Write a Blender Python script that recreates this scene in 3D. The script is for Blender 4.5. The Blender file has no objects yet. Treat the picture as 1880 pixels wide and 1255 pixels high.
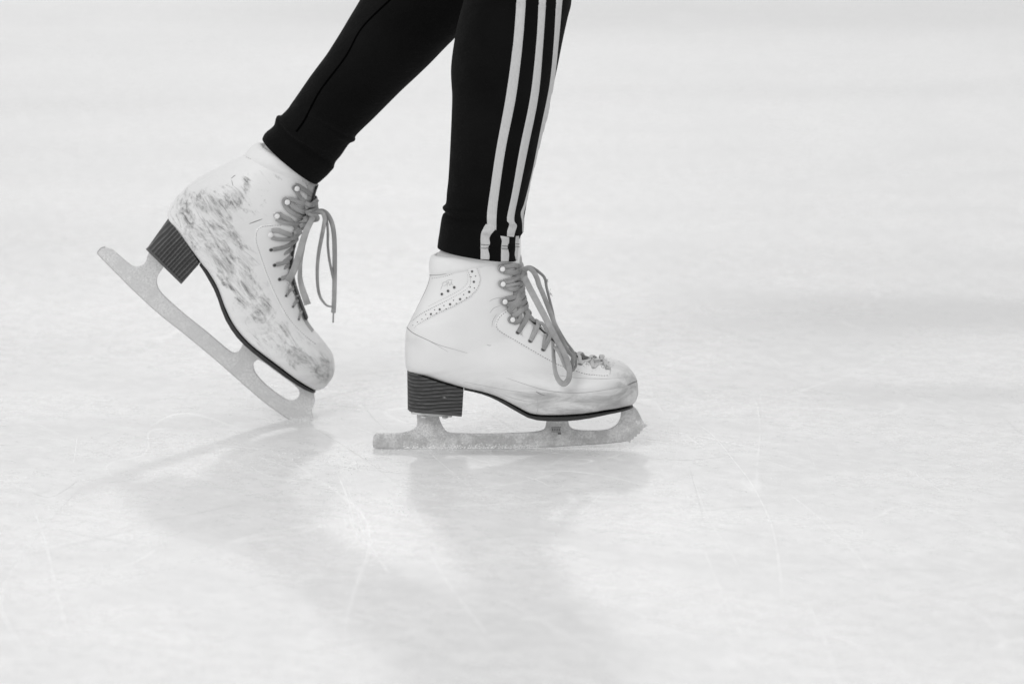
import bpy, math, random
from mathutils import Vector, Matrix, geometry
from mathutils.bvhtree import BVHTree
random.seed(7)
S = bpy.context.scene
COL = S.collection
# ------------------------------------------------------------------ camera model (photo pixels 1880x1255)
F = 6000.0; PITCH = math.radians(11.0); H = 0.75
CAM = Vector((0, -H/math.tan(PITCH+math.atan(195.5/F)), H))
FW = Vector((0, math.cos(PITCH), -math.sin(PITCH))); UP = Vector((0, math.sin(PITCH), math.cos(PITCH)))
def ray(px, py):
    return (FW + Vector((1,0,0))*((px-940)/F) + UP*(-(py-627.5)/F)).normalized()
def PW(px, py, Y):
    d = ray(px, py); return CAM + d*((Y-CAM.y)/d.y)
def GR(px, py, z=0.0):
    d = ray(px, py); return CAM + d*((z-CAM.z)/d.z)
def toward(px, py, dist):                       # point on the ray at world y = dist
    return PW(px, py, dist)
Y0 = 0.0
Y1 = GR(555, 770).y
# ------------------------------------------------------------------ helpers
def cr(a, b, c, d, t):
    return 0.5*((2*b)+(c-a)*t+(2*a-5*b+4*c-d)*t*t+(3*b-a-3*c+d)*t*t*t)
def spline(rows, n):
    """rows: list of tuples; Catmull-Rom resample, n steps per segment"""
    out = []
    m = len(rows)
    for i in range(m-1):
        r0 = rows[max(i-1,0)]; r1 = rows[i]; r2 = rows[i+1]; r3 = rows[min(i+2,m-1)]
        for k in range(n):
            t = k/n
            out.append(tuple(cr(r0[j], r1[j], r2[j], r3[j], t) for j in range(len(r1))))
    out.append(tuple(rows[-1]))
    return out
def mesh_obj(name, vs, fs, mats, parent=None, smooth=True, mi=None, base=None, attr=None):
    """vs in world coordinates; object is placed at its parent's origin"""
    if base is None: base = parent.get('_b', (0,0,0)) if parent is not None else (0,0,0)
    b = Vector(base)
    me = bpy.data.meshes.new(name)
    me.from_pydata([Vector(v)-b for v in vs], [], fs)
    if not isinstance(mats, (list,tuple)): mats = [mats]
    for m in mats: me.materials.append(m)
    if smooth: me.polygons.foreach_set('use_smooth', [True]*len(me.polygons))
    if mi: me.polygons.foreach_set('material_index', mi)
    if attr:
        for an, vals in attr.items():
            a = me.attributes.new(an, 'FLOAT', 'POINT'); a.data.foreach_set('value', vals)
    me.update()
    o = bpy.data.objects.new(name, me); COL.objects.link(o)
    if parent is not None: o.parent = parent
    else: o.location = b
    o['_b'] = tuple(b)
    return o
def empty(name, loc):
    o = bpy.data.objects.new(name, None); COL.objects.link(o); o.location = loc
    o.empty_display_size = 0.05; o['_b'] = tuple(loc); return o
class MB:
    def __init__(s): s.v=[]; s.f=[]; s.m=[]
    def add(s, vs, fs, mi=0):
        o=len(s.v); s.v += [Vector(v) for v in vs]; s.f += [tuple(i+o for i in f) for f in fs]; s.m += [mi]*len(fs)
    def build(s, name, mats, parent=None, smooth=True, **k):
        return mesh_obj(name, s.v, s.f, mats, parent, smooth, s.m, **k)
def rings(rs, close_a=True, close_b=True):
    """list of rings (lists of points) -> verts, faces"""
    n=len(rs[0]); vs=[p for r in rs for p in r]; fs=[]
    for i in range(len(rs)-1):
        for j in range(n):
            k=(j+1)%n
            fs.append((i*n+j, i*n+k, (i+1)*n+k, (i+1)*n+j))
    for flag, i in ((close_a,0),(close_b,len(rs)-1)):
        if flag:
            c=Vector((0,0,0))
            for p in rs[i]: c+=Vector(p)
            vs.append(c/n); ci=len(vs)-1
            for j in range(n):
                k=(j+1)%n
                fs.append((ci,i*n+k,i*n+j) if i==0 else (ci,i*n+j,i*n+k))
    return vs, fs
def sgnpow(c, e): return math.copysign(abs(c)**e, c)
def loft(rows, N=80, per=8):
    """rows: (Bx,Bz,Fx,Fz,Yc,W,nb,nt,tm) world -> rings"""
    rs=[]
    for (bx,bz,fx,fz,yc,W,nb,nt,tm) in spline(rows, per):
        r=[]; W=max(W,1e-4)
        for j in range(N):
            th=-math.pi/2+2*math.pi*j/N
            s=math.sin(th); c=math.cos(th)
            n_=nb if s<0 else nt
            a=abs(s)**(2/n_); y=sgnpow(c,2/n_)
            t=tm-tm*a if s<0 else tm+(1-tm)*a
            r.append(Vector((bx+(fx-bx)*t, yc-W*y, bz+(fz-bz)*t)))
        rs.append(r)
    return rs
def unproj(p):
    d=p-CAM; z=d.dot(FW); return (940+F*d.x/z, 627.5-F*d.dot(UP)/z)
def seg_dist(px,py,pl):
    best=1e9; bt=0; side=0; L=len(pl)-1
    for i in range(L):
        ax,ay=pl[i][0],pl[i][1]; bx,by=pl[i+1][0],pl[i+1][1]
        dx,dy=bx-ax,by-ay; l2=dx*dx+dy*dy+1e-9
        t=max(0,min(1,((px-ax)*dx+(py-ay)*dy)/l2))
        qx,qy=ax+dx*t-px, ay+dy*t-py
        d=math.hypot(qx,qy)
        if d<best: best=d; bt=(i+t)/L; side=1 if dx*(py-ay)-dy*(px-ax)>0 else -1
    return best,bt,side
class Surf:
    def __init__(s, vs, fs, Yc):
        s.b=BVHTree.FromPolygons([Vector(v) for v in vs],[tuple(f) for f in fs]); s.Yc=Yc
    def hit(s, px, py):
        d=ray(px,py); loc,n,i,dist=s.b.ray_cast(CAM,d)
        if loc is None:
            q=PW(px,py,s.Yc); loc,n,i,dist=s.b.find_nearest(q)
            if n.dot(d)>0: n=-n
            return loc,n,False
        if n.dot(d)>0: n=-n
        return loc,n,True
def tube(mb, pts, rw, rt=None, norms=None, n=8, mi=0, caps=True, wfun=None):
    """flattened tube along 3D points; rw half width, rt half thickness"""
    rt = rw if rt is None else rt
    rs=[]; m=len(pts); prevN=None
    for i,p in enumerate(pts):
        T=(pts[min(i+1,m-1)]-pts[max(i-1,0)])
        if T.length<1e-9: T=Vector((0,0,1))
        T.normalize()
        Nn=Vector(norms[i]) if norms else (prevN or Vector((0,-1,0)))
        Wd=T.cross(Nn)
        if Wd.length<1e-6: Wd=T.cross(Vector((1,0,0.1)))
        Wd.normalize(); Nn=Wd.cross(T).normalized(); prevN=Nn
        k=wfun(i/(m-1)) if wfun else 1.0
        r=[]
        for j in range(n):
            a=2*math.pi*j/n
            r.append(p+Wd*(rw*k*sgnpow(math.cos(a),.7))+Nn*(rt*sgnpow(math.sin(a),.8)))
        rs.append(r)
    v,f=rings(rs,caps,caps); mb.add(v,f,mi)
def on_surf(surf, pl, off, per=6):
    """polyline in px projected on a surface -> pts, norms"""
    P=[];Nn=[]
    for (x,y) in spline([(a[0],a[1]) for a in pl], per):
        l,n,ok=surf.hit(x,y); P.append(l+n*off); Nn.append(n)
    return P,Nn
def stitches(mb, surf, pl, mi=0, dash=3.0, gap=1.9, r=.00028, off=.0001):
    sp=spline([(a[0],a[1]) for a in pl],12)
    acc=0; run=[]; on=True
    for i in range(len(sp)-1):
        a=sp[i];b=sp[i+1]; L=math.hypot(b[0]-a[0],b[1]-a[1]); k=max(1,int(L/.5))
        for q in range(k):
            t=q/k; x=a[0]+(b[0]-a[0])*t; y=a[1]+(b[1]-a[1])*t
            acc+=L/k
            if on:
                run.append((x,y))
                if acc>dash:
                    P=[];Nn=[]
                    for (u,w) in (run[0],run[len(run)//2],run[-1]):
                        l,n,ok=surf.hit(u,w); P.append(l+n*off);Nn.append(n)
                    tube(mb,P,r,r*.8,Nn,n=5,mi=mi); run=[];on=False;acc=0
            elif acc>gap: on=True;acc=0
def crease(mb, surf, pl, r=.0003, mi=0, off=0, wf=None):
    P,Nn=on_surf(surf,pl,off,8); tube(mb,P,r,r*.5,Nn,n=6,mi=mi,wfun=wf or (lambda t: max(.15,math.sin(math.pi*min(1,max(0,t)))**.5)))
def inside(x,y,poly):
    c=False; j=len(poly)-1
    for i in range(len(poly)):
        if (poly[i][1]>y)!=(poly[j][1]>y) and x<(poly[j][0]-poly[i][0])*(y-poly[i][1])/(poly[j][1]-poly[i][1])+poly[i][0]: c=not c
        j=i
    return c
def patch(surf, poly, off, step=4.0):
    """leather patch cut from a pixel outline and laid on the surface (edge tapers onto it)"""
    per=[]
    m=len(poly)
    for i in range(m):
        a=poly[i];b=poly[(i+1)%m]; k=max(1,int(math.hypot(b[0]-a[0],b[1]-a[1])/step))
        for q in range(k): per.append((a[0]+(b[0]-a[0])*q/k, a[1]+(b[1]-a[1])*q/k))
    pts=[Vector(p) for p in per]; nb=len(pts)
    xs=[p[0] for p in per]; ys=[p[1] for p in per]
    y=min(ys); r=0
    ring=per+[per[0]]
    while y<max(ys):
        x=min(xs)+(step/2 if r%2 else 0)
        while x<max(xs):
            if inside(x,y,per) and seg_dist(x,y,ring)[0]>1.3: pts.append(Vector((x,y)))
            x+=step
        y+=step*.87; r+=1
    # inner ring close to the rim
    res=geometry.delaunay_2d_cdt(pts,[(i,(i+1)%nb) for i in range(nb)],[list(range(nb))],1,1e-5)
    vs=[];
    for p in res[0]:
        d=seg_dist(p[0],p[1],ring)[0]
        l,n,ok=surf.hit(p[0],p[1]); vs.append(l+n*(off if d>.8 else -.0002))
    return vs,[tuple(f) for f in res[2]]
# ------------------------------------------------------------------ materials
def newmat(name):
    m=bpy.data.materials.new(name); m.use_nodes=True; nt=m.node_tree
    return m,nt,nt.nodes['Principled BSDF']
def nd(nt,t,**k):
    n=nt.nodes.new(t)
    for a,b in k.items(): setattr(n,a,b)
    return n
def g(v): return (v,v,v,1)
def ramp(nt, fac, stops):
    r=nd(nt,'ShaderNodeValToRGB'); e=r.color_ramp.elements
    while len(e)<len(stops): e.new(.5)
    for i,(p,c) in enumerate(stops): e[i].position=p; e[i].color=g(c)
    nt.links.new(fac,r.inputs[0]); return r.outputs[0]
def noise(nt, scale, detail=4, rough=.55, rot=(0,0,0), sc=(1,1,1), loc=(0,0,0), dist=0):
    tc=nd(nt,'ShaderNodeTexCoord'); mp=nd(nt,'ShaderNodeMapping')
    mp2=nd(nt,'ShaderNodeMapping'); mp.inputs['Rotation'].default_value=rot; mp2.inputs['Scale'].default_value=sc; mp.inputs['Location'].default_value=loc
    n=nd(nt,'ShaderNodeTexNoise'); n.inputs['Scale'].default_value=scale; n.inputs['Detail'].default_value=detail; n.inputs['Roughness'].default_value=rough; n.inputs['Distortion'].default_value=dist
    nt.links.new(tc.outputs['Object'],mp.inputs[0]); nt.links.new(mp.outputs[0],mp2.inputs[0]); nt.links.new(mp2.outputs[0],n.inputs['Vector'])
    return n.outputs['Fac']
def mth(nt,op,a,b=None,clamp=False):
    m=nd(nt,'ShaderNodeMath',operation=op); m.use_clamp=clamp
    for i,v in enumerate((a,b)):
        if v is None: continue
        if hasattr(v,'is_output'): nt.links.new(v,m.inputs[i])
        else: m.inputs[i].default_value=v
    return m.outputs[0]
def mix(nt,fac,a,b):
    m=nd(nt,'ShaderNodeMix',data_type='RGBA')
    if hasattr(fac,'is_output'): nt.links.new(fac,m.inputs[0])
    else: m.inputs[0].default_value=fac
    for v,i in ((a,6),(b,7)):
        if hasattr(v,'is_output'): nt.links.new(v,m.inputs[i])
        else: m.inputs[i].default_value=g(v)
    return m.outputs[2]
def bump(nt,bs,h,strength,dist,prev=None):
    b=nd(nt,'ShaderNodeBump'); b.inputs['Strength'].default_value=strength; b.inputs['Distance'].default_value=dist
    nt.links.new(h,b.inputs['Height'])
    if prev: nt.links.new(prev,b.inputs['Normal'])
    nt.links.new(b.outputs[0],bs.inputs['Normal']); return b.outputs[0]
def plain(name,v,rough=.5,metal=0,bs_=None):
    m,nt,b=newmat(name); b.inputs['Base Color'].default_value=g(v); b.inputs['Roughness'].default_value=rough; b.inputs['Metallic'].default_value=metal
    if bs_: bump(nt,b,noise(nt,bs_[0],4),bs_[1],bs_[2])
    return m
def leather(name, base, ang=0.0):
    m,nt,b=newmat(name)
    at=nd(nt,'ShaderNodeAttribute',attribute_name='scuff').outputs['Fac']
    dt=nd(nt,'ShaderNodeAttribute',attribute_name='dirt').outputs['Fac']
    rot=(0,ang,0)
    st=noise(nt,34,9,.75,rot,(.7,1,1.3),(.1,.2,.3),1.3)
    st2=noise(nt,95,9,.8,rot,(.4,1,1.7),(.7,.1,.4),1.0)
    s=mth(nt,'ADD',mth(nt,'MULTIPLY',st,.68),mth(nt,'MULTIPLY',st2,.32))
    th=mth(nt,'MULTIPLY',at,.125)
    k=mth(nt,'SUBTRACT',mth(nt,'ADD',s,th),.60)
    k=mth(nt,'MULTIPLY',k,7.0,True)
    k=mth(nt,'MULTIPLY',k,mth(nt,'MULTIPLY',at,1.5,True))
    tone=ramp(nt,st2,[(.44,.52),(.60,.12)])
    clean=mix(nt,ramp(nt,noise(nt,14,5),[(.3,0),(.75,1)]),base*1.02,base*.93)
    c=mix(nt,k,clean,tone)
    dn=ramp(nt,noise(nt,38,8,.7,(0,.1,0),(.45,1,1.6),(.3,.5,.2),.6),[(.36,1),(.62,.25)])
    c=mix(nt,mth(nt,'MULTIPLY',mth(nt,'MULTIPLY',dt,dn),.85),c,.36)
    nt.links.new(c,b.inputs['Base Color'])
    b.inputs['Roughness'].default_value=.42
    b.inputs['Specular IOR Level'].default_value=.4
    n1=bump(nt,b,noise(nt,22,3),.35,.003)
    bump(nt,b,noise(nt,420,4),.25,.0004,n1)
    return m
M={}
M['leatherA']=leather('white_leather',.76)
M['leatherB']=leather('scuffed_white_leather',.78,math.radians(-50))
M['panel']=plain('smooth_white_leather',.76,.4,0,(60,.15,.002))
M['collar']=plain('padded_collar',.76,.6,0,(70,.35,.002))
M['tongue']=plain('grey_tongue',.42,.8,0,(300,.4,.001))
M['stitch']=plain('dark_stitching',.22,.8)
M['crease']=plain('dark_crease',.14,.8)
M['soft']=plain('soft_crease',.42,.7)
M['hole']=plain('punched_hole',.06,.8)
M['mark']=plain('stamped_mark',.50,.6)
M['hook']=plain('white_enamel_hook',.80,.3)
M['shank']=plain('steel_shank',.55,.3,.8)
M['sole']=plain('black_sole',.022,.6,0,(200,.5,.002))
M['skin']=plain('pale_tights',.55,.7)
M['seam']=plain('black_seam',.0012,1.0); M['seam'].node_tree.nodes['Principled BSDF'].inputs['Specular IOR Level'].default_value=0
M['pale_lace']=plain('frosted_lace',.52,.9,0,(900,.6,.0006))
def mk_heel(name, ang):
    m,nt,b=newmat(name)
    tc=nd(nt,'ShaderNodeTexCoord'); mp=nd(nt,'ShaderNodeMapping'); mp.inputs['Rotation'].default_value=(0,ang,0)
    nt.links.new(tc.outputs['Object'],mp.inputs[0])
    sp=nd(nt,'ShaderNodeSeparateXYZ'); nt.links.new(mp.outputs[0],sp.inputs[0])
    w=noise(nt,30,4,.6,(0,ang,0),(.6,1,1)); z=mth(nt,'ADD',sp.outputs[2],mth(nt,'MULTIPLY',w,.0055))
    sn=mth(nt,'SINE',mth(nt,'MULTIPLY',z,2*math.pi/.0038))
    f=ramp(nt,mth(nt,'MULTIPLY',mth(nt,'ADD',sn,1),.5),[(.70,0),(1.0,1)])
    fib=ramp(nt,noise(nt,110,7,.7,(0,ang,0),(.22,1,2.2)),[(.35,0.2),(.72,1)])
    c=mix(nt,mth(nt,'MULTIPLY',f,fib),mix(nt,fib,.008,.030),.15)
    ch=ramp(nt,noise(nt,110,5,.7,(0,ang,0),(.4,1,1.5),(.37,.2,.1)),[(.68,0),(.72,.8)])
    c=mix(nt,ch,c,.45)
    nt.links.new(c,b.inputs['Base Color']); b.inputs['Roughness'].default_value=.55
    bump(nt,b,mth(nt,'ADD',sn,fib),.5,.0005); return m
M['heelA']=mk_heel('stacked_leather_heel',math.radians(4)); M['heelB']=mk_heel('stacked_leather_heel_tilted',math.radians(46))
M['cap']=plain('heel_cap',.07,.6)
def mk_blade(name, base, snow, sp=.18, bs_=.5):
    m,nt,b=newmat(name)
    n1=noise(nt,60,7,.7); n2=noise(nt,450,4,.7); n3=noise(nt,22,4,.6,loc=(.4,0,.1))
    s=ramp(nt,mth(nt,'ADD',mth(nt,'MULTIPLY',n1,.55),mth(nt,'MULTIPLY',n3,.45)),[(.56-snow*.15,0),(.60-snow*.10,1)])
    col=mix(nt,ramp(nt,n2,[(.3,0),(.7,1)]),base*(1-sp),base*(1+sp))
    sn=mix(nt,ramp(nt,n2,[(.3,0),(.7,1)]),.50,.82)
    nt.links.new(mix(nt,mth(nt,'MULTIPLY',s,.85),col,sn),b.inputs['Base Color'])
    b.inputs['Metallic'].default_value=.10
    nt.links.new(ramp(nt,s,[(0,.38),(1,.8)]),b.inputs['Roughness'])
    bump(nt,b,mth(nt,'ADD',n1,n2),bs_,.0012); return m
M['bladeA']=mk_blade('frosted_steel',.46,.66); M['bladeB']=mk_blade('satin_steel',.60,.60,.08,.35)
M['edge']=plain('ground_steel_edge',.30,.3,.6)
M['snow']=plain('snow',.95,.75,0,(900,.5,.001))
m,nt,b=newmat('grey_lace')
wv=noise(nt,1500,3,.6); lc=mix(nt,ramp(nt,wv,[(.3,0),(.7,1)]),.21,.33); lc=mix(nt,ramp(nt,noise(nt,45,4),[(.4,0),(.7,1)]),lc,.42)
nt.links.new(lc,b.inputs['Base Color']); b.inputs['Roughness'].default_value=.85; bump(nt,b,wv,.7,.0005); M['lace']=m
m,nt,b=newmat('black_stretch_fabric')
wv=noise(nt,1800,3,.6); lc=mix(nt,ramp(nt,noise(nt,18,5),[(.35,0),(.7,1)]),.0028,.0052)
nt.links.new(lc,b.inputs['Base Color']); b.inputs['Roughness'].default_value=.95; b.inputs['Specular IOR Level'].default_value=.10
b.inputs['Sheen Weight'].default_value=.015; b.inputs['Sheen Roughness'].default_value=.5
n1=bump(nt,b,noise(nt,24,4,.6,(0,0,0),(1,1,2.0)),.6,.008); bump(nt,b,wv,.6,.0005,n1); M['black']=m
m,nt,b=newmat('pale_stripe_fabric')
wv=noise(nt,900,3,.6,(0,0,0),(1,1,.25)); nt.links.new(mix(nt,ramp(nt,wv,[(.3,0),(.7,1)]),.49,.58),b.inputs['Base Color']); b.inputs['Roughness'].default_value=.9; bump(nt,b,wv,.6,.0006); M['stripe']=m
# ice
m,nt,b=newmat('rink_ice')
big=noise(nt,1.5,3,.5,(0,0,.02),(.16,1.1,1),(1.3,2.1,0)); mid=noise(nt,6,6,.6,(0,0,.1),(.8,1.0,1)); fine=noise(nt,45,8,.75,(0,0,.7),(.8,1.1,1)); grit=noise(nt,260,5,.75)
c=mix(nt,ramp(nt,big,[(.36,0),(.58,1)]),.74,.81)
c=mix(nt,mth(nt,'MULTIPLY',ramp(nt,mid,[(.4,0),(.62,1)]),.45),c,.66)
c=mix(nt,mth(nt,'MULTIPLY',ramp(nt,fine,[(.45,0),(.66,1)]),.55),c,.91)
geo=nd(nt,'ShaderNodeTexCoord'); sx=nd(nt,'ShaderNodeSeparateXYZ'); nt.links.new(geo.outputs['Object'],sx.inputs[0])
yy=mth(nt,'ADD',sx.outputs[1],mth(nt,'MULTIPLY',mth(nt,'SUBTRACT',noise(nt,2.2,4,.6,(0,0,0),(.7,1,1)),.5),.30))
for (yc,wd_,xa,xb,am) in ((.74,.15,.10,.42,.75),(.27,.055,.15,.40,.5),(-.06,.045,.3,.7,.4),(4.9,.55,-.9,-.4,.6),(2.6,.22,-1.2,-1.05,.0)):  # grey bands imitate dark surroundings reflected in the ice, painted into its colour
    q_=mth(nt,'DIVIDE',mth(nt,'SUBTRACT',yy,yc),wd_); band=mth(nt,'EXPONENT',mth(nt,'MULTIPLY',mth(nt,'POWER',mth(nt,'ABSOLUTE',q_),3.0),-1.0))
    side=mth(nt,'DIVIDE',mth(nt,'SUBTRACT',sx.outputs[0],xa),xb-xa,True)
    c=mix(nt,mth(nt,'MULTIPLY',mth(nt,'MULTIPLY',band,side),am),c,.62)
# skate cuts: thin contour lines of slow noises
cut=None
for (sc,rot,st,loc,wd) in ((1.3,.5,(.5,1.4,1),(1,2,0),.0016),(2.1,-.7,(.35,1.3,1),(3,1,0),.0022),(1.7,1.5,(.4,1.2,1),(5,4,0),.0016),(3.3,-.2,(.3,1.5,1),(2,7,0),.0028),(2.7,.95,(.3,1.5,1),(8,3,0),.0022)):
    n=noise(nt,sc,1.0,.3,(0,0,rot),st,loc)
    fr=mth(nt,'FRACT',mth(nt,'MULTIPLY',n,4.0))
    d=mth(nt,'ABSOLUTE',mth(nt,'SUBTRACT',fr,.5))
    l=mth(nt,'SUBTRACT',1.0,mth(nt,'DIVIDE',d,wd*3),True)
    l=mth(nt,'MULTIPLY',l,ramp(nt,noise(nt,3.3,5,.7,(0,0,rot),(1,1,1),loc),[(.44,0),(.58,1)]))
    cut=l if cut is None else mth(nt,'MAXIMUM',cut,l)
c=mix(nt,mth(nt,'MULTIPLY',cut,.75),c,.97)
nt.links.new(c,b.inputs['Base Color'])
rr=ramp(nt,mth(nt,'ADD',mth(nt,'MULTIPLY',mid,.5),mth(nt,'MULTIPLY',fine,.5)),[(.40,.20),(.60,.42)])
nt.links.new(rr,b.inputs['Roughness']); b.inputs['IOR'].default_value=1.31
b.inputs['Subsurface Weight'].default_value=.0; b.inputs['Subsurface Radius'].default_value=(1,1,1); b.inputs['Subsurface Scale'].default_value=.03
n0=bump(nt,b,mid,.25,.006); n1=bump(nt,b,fine,.5,.0021,n0); n2=bump(nt,b,grit,.4,.0007,n1); bump(nt,b,cut,.5,.001,n2)
M['ice']=m
M['scratch']=plain('powdery_scratch',.97,.8,0,(700,.8,.001)); M['groove']=plain('dark_groove',.62,.5)
# ------------------------------------------------------------------ ice sheet with cut marks
mb=MB()
mb.add([(-70,-12,0),(70,-12,0),(70,140,0),(-70,140,0)],[(0,1,2,3)],0)
def icemark(pl,w,mi,z=.0001,hgt=.00012):
    sp=spline(pl,14); P=[]
    for i,(x,y) in enumerate(sp): P.append(GR(x,y))
    vs=[];fs=[];n=len(P); ph=random.random()*9
    for i,p in enumerate(P):
        T=(P[min(i+1,n-1)]-P[max(0,i-1)]).normalized(); Sd=Vector((-T.y,T.x,0))
        t=i/(n-1); k=w*min(1,t*8,(1-t)*8)*(.55+.45*math.sin(i*1.7+ph)*math.sin(i*.63+ph*2))+1e-5
        vs+= [p+Sd*k+Vector((0,0,z*.2)), p+Vector((0,0,z+hgt*k/w)), p-Sd*k+Vector((0,0,z*.2))]
        if i: a=(i-1)*3; fs+=[(a,a+1,a+4,a+3),(a+1,a+2,a+5,a+4)]
    mb.add(vs,fs,mi)
L=[([(1270,770),(1310,800),(1345,842),(1375,880),(1400,925),(1420,975),(1432,1050),(1436,1120)],1.0,1),
 ([(1445,903),(1490,938),(1535,980),(1575,1020),(1600,1060)],.9,1),([(1660,858),(1690,876),(1735,905)],.9,1),
 ([(1630,910),(1720,940),(1800,972),(1880,1012)],.9,1),([(1225,778),(1250,802),(1278,828)],.5,1),([(1180,810),(1200,826),(1225,846)],.6,1),
 ([(1195,842),(1260,844),(1330,838)],.5,2),([(1225,735),(1255,757),(1280,770)],.7,1),([(1160,695),(1200,720),(1245,745)],.5,1),
 ([(620,778),(660,787),(690,798)],1.2,1),([(560,738),(620,745),(690,751)],.9,1),([(850,768),(880,774),(912,782)],1.0,1),
 ([(575,826),(620,827),(655,825)],.9,1),([(605,850),(640,856),(665,862)],1.1,1),([(60,905),(90,912),(118,900),(145,880)],1.4,2),
 ([(50,1018),(120,1002),(190,985),(260,968)],1.3,2),([(60,930),(85,1000),(105,1090),(125,1170)],1.2,1),
 ([(140,705),(200,692),(300,683)],.8,1),([(135,850),(138,830),(142,800)],.8,1),([(130,832),(150,828),(172,822)],.7,1),
 ([(460,855),(480,868),(515,878)],.7,1),([(330,870),(360,873),(390,876)],.6,1),([(340,794),(280,800),(210,802)],.5,1),
 ([(1270,870),(1300,950),(1340,1010),(1365,1060)],.6,1),([(1540,588),(1565,598),(1590,606)],1.8,1),([(1410,655),(1425,664),(1435,672)],1.6,1),
 ([(950,870),(985,880),(1010,893)],.6,1),([(1110,900),(1080,930),(1050,960)],.6,1),([(640,900),(660,950),(680,1000),(720,1060)],1.2,1),
 ([(620,870),(640,920),(655,980),(690,1010)],1.6,1),([(215,1040),(250,1030),(290,1005)],2.2,1),([(1640,1000),(1720,1030),(1800,1050)],.6,1),
 ([(1290,1000),(1330,1100),(1370,1180)],.7,1),([(780,1000),(830,1080),(900,1170)],.9,1),([(1500,840),(1600,850),(1720,880),(1840,900)],.5,1),
 ([(1720,1090),(1790,1120),(1850,1180)],1.0,1),([(1480,1100),(1520,1190),(1540,1255)],1.0,1),([(1320,1160),(1400,1225),(1440,1260)],1.0,1)]
for pl,w,mi in L: icemark(pl,w*.0008,mi)
rn=random.Random(11)
for i in range(230):
    x=rn.uniform(-60,1940); y=rn.uniform(420,1240)
    a=rn.choice([rn.gauss(.75,.25),rn.gauss(.1,.15),rn.gauss(-.25,.2)]); Lg=rn.uniform(30,260)*(.5+y/1200); cv=rn.gauss(0,.12)
    pl=[]
    for k in range(4):
        t=k/3-.5; pl.append((x+math.cos(a)*Lg*t, y+math.sin(a)*Lg*t*.55+cv*Lg*t*t))
    icemark(pl,rn.uniform(.00006,.00028),1 if rn.random()<.85 else 2)
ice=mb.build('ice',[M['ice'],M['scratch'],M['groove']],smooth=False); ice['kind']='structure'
# ------------------------------------------------------------------ ice shavings
def pebble(mb,c,r,rn):
    vs=[]
    for d in ((1,0,0),(-1,0,0),(0,1,0),(0,-1,0),(0,0,1),(0,0,-.5)):
        k=r*rn.uniform(.6,1.3); vs.append(Vector(c)+Vector(d)*k)
    mb.add(vs,[(0,2,4),(2,1,4),(1,3,4),(3,0,4),(2,0,5),(1,2,5),(3,1,5),(0,3,5)])
mb=MB(); rn=random.Random(3)
for i in range(1800):
    if i<330: p=GR(rn.uniform(690,1170),rn.gauss(826,2.0)); r=rn.uniform(.0002,.0007)
    elif i<480: p=GR(rn.gauss(556,26),rn.gauss(771,3)); r=rn.uniform(.0003,.0009)
    elif i<700:
        t=rn.random(); p=GR(615+t*45+rn.gauss(0,16),860+t*120+rn.gauss(0,16)); r=rn.uniform(.0002,.0008)
    elif i<800: p=GR(rn.gauss(250,26),rn.gauss(1035,14)); r=rn.uniform(.0002,.0008)
    elif i<1150: q=rn.choice(((612,925,14,22),(640,900,10,30),(655,965,22,16),(575,960,16,26),(1022,990,10,26),(735,925,22,14),(668,855,30,6),(290,1005,22,10),(655,1065,40,20),(560,835,40,6))); p=GR(rn.gauss(q[0],q[2]),rn.gauss(q[1],q[3])); r=rn.uniform(.0003,.0011)
    else: p=GR(rn.uniform(-20,1900),rn.triangular(470,1250,800)); r=rn.uniform(.00015,.0006)
    pebble(mb,(p.x,p.y,r*.3),r,rn)
o=mb.build('ice_shavings',M['snow'],smooth=False); o['kind']='stuff'; o['label']='fine white ice shavings scattered on the rink around the blades'; o['category']='ice shavings'
# ------------------------------------------------------------------ generic skate builder
def blade_mesh(name, outer, holes, Yc, mat, parent, half=.0019, bev=.0004):
    cu=bpy.data.curves.new(name+'_c','CURVE'); cu.dimensions='2D'; cu.fill_mode='BOTH'; cu.extrude=half-bev; cu.bevel_depth=bev; cu.bevel_resolution=1
    cu.offset=-bev
    for lp in [outer]+holes:
        sp=cu.splines.new('POLY'); sp.points.add(len(lp)-1); sp.use_cyclic_u=True
        for i,(x,y) in enumerate(lp):
            w=PW(x,y,Yc); sp.points[i].co=(w.x,w.z,0,1)
    ob=bpy.data.objects.new('tmp',cu); COL.objects.link(ob)
    dg=bpy.context.evaluated_depsgraph_get(); me=ob.evaluated_get(dg).to_mesh()
    vs=[(v.co.x, Yc-v.co.z, v.co.y) for v in me.vertices]; fs=[tuple(p.vertices) for p in me.polygons]
    bpy.data.objects.remove(ob); 
    return mesh_obj(name,vs,fs,mat,parent,False)
def slab(st, Yc, close=True):
    """st rows (px,py_top,px_b,py_bottom,w): plank following a line, near edge given in px -> verts, faces"""
    rs=[]
    for (x,y,xb,yb,w) in st:
        w=max(w,.0003)
        a=PW(x,y,Yc-w); b_=PW(xb,yb,Yc-w)
        rs.append([Vector((a.x,Yc-w,a.z)),Vector((a.x,Yc+w,a.z)),Vector((b_.x,Yc+w,b_.z)),Vector((b_.x,Yc-w,b_.z))])
    return rings(rs,True,True)
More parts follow.
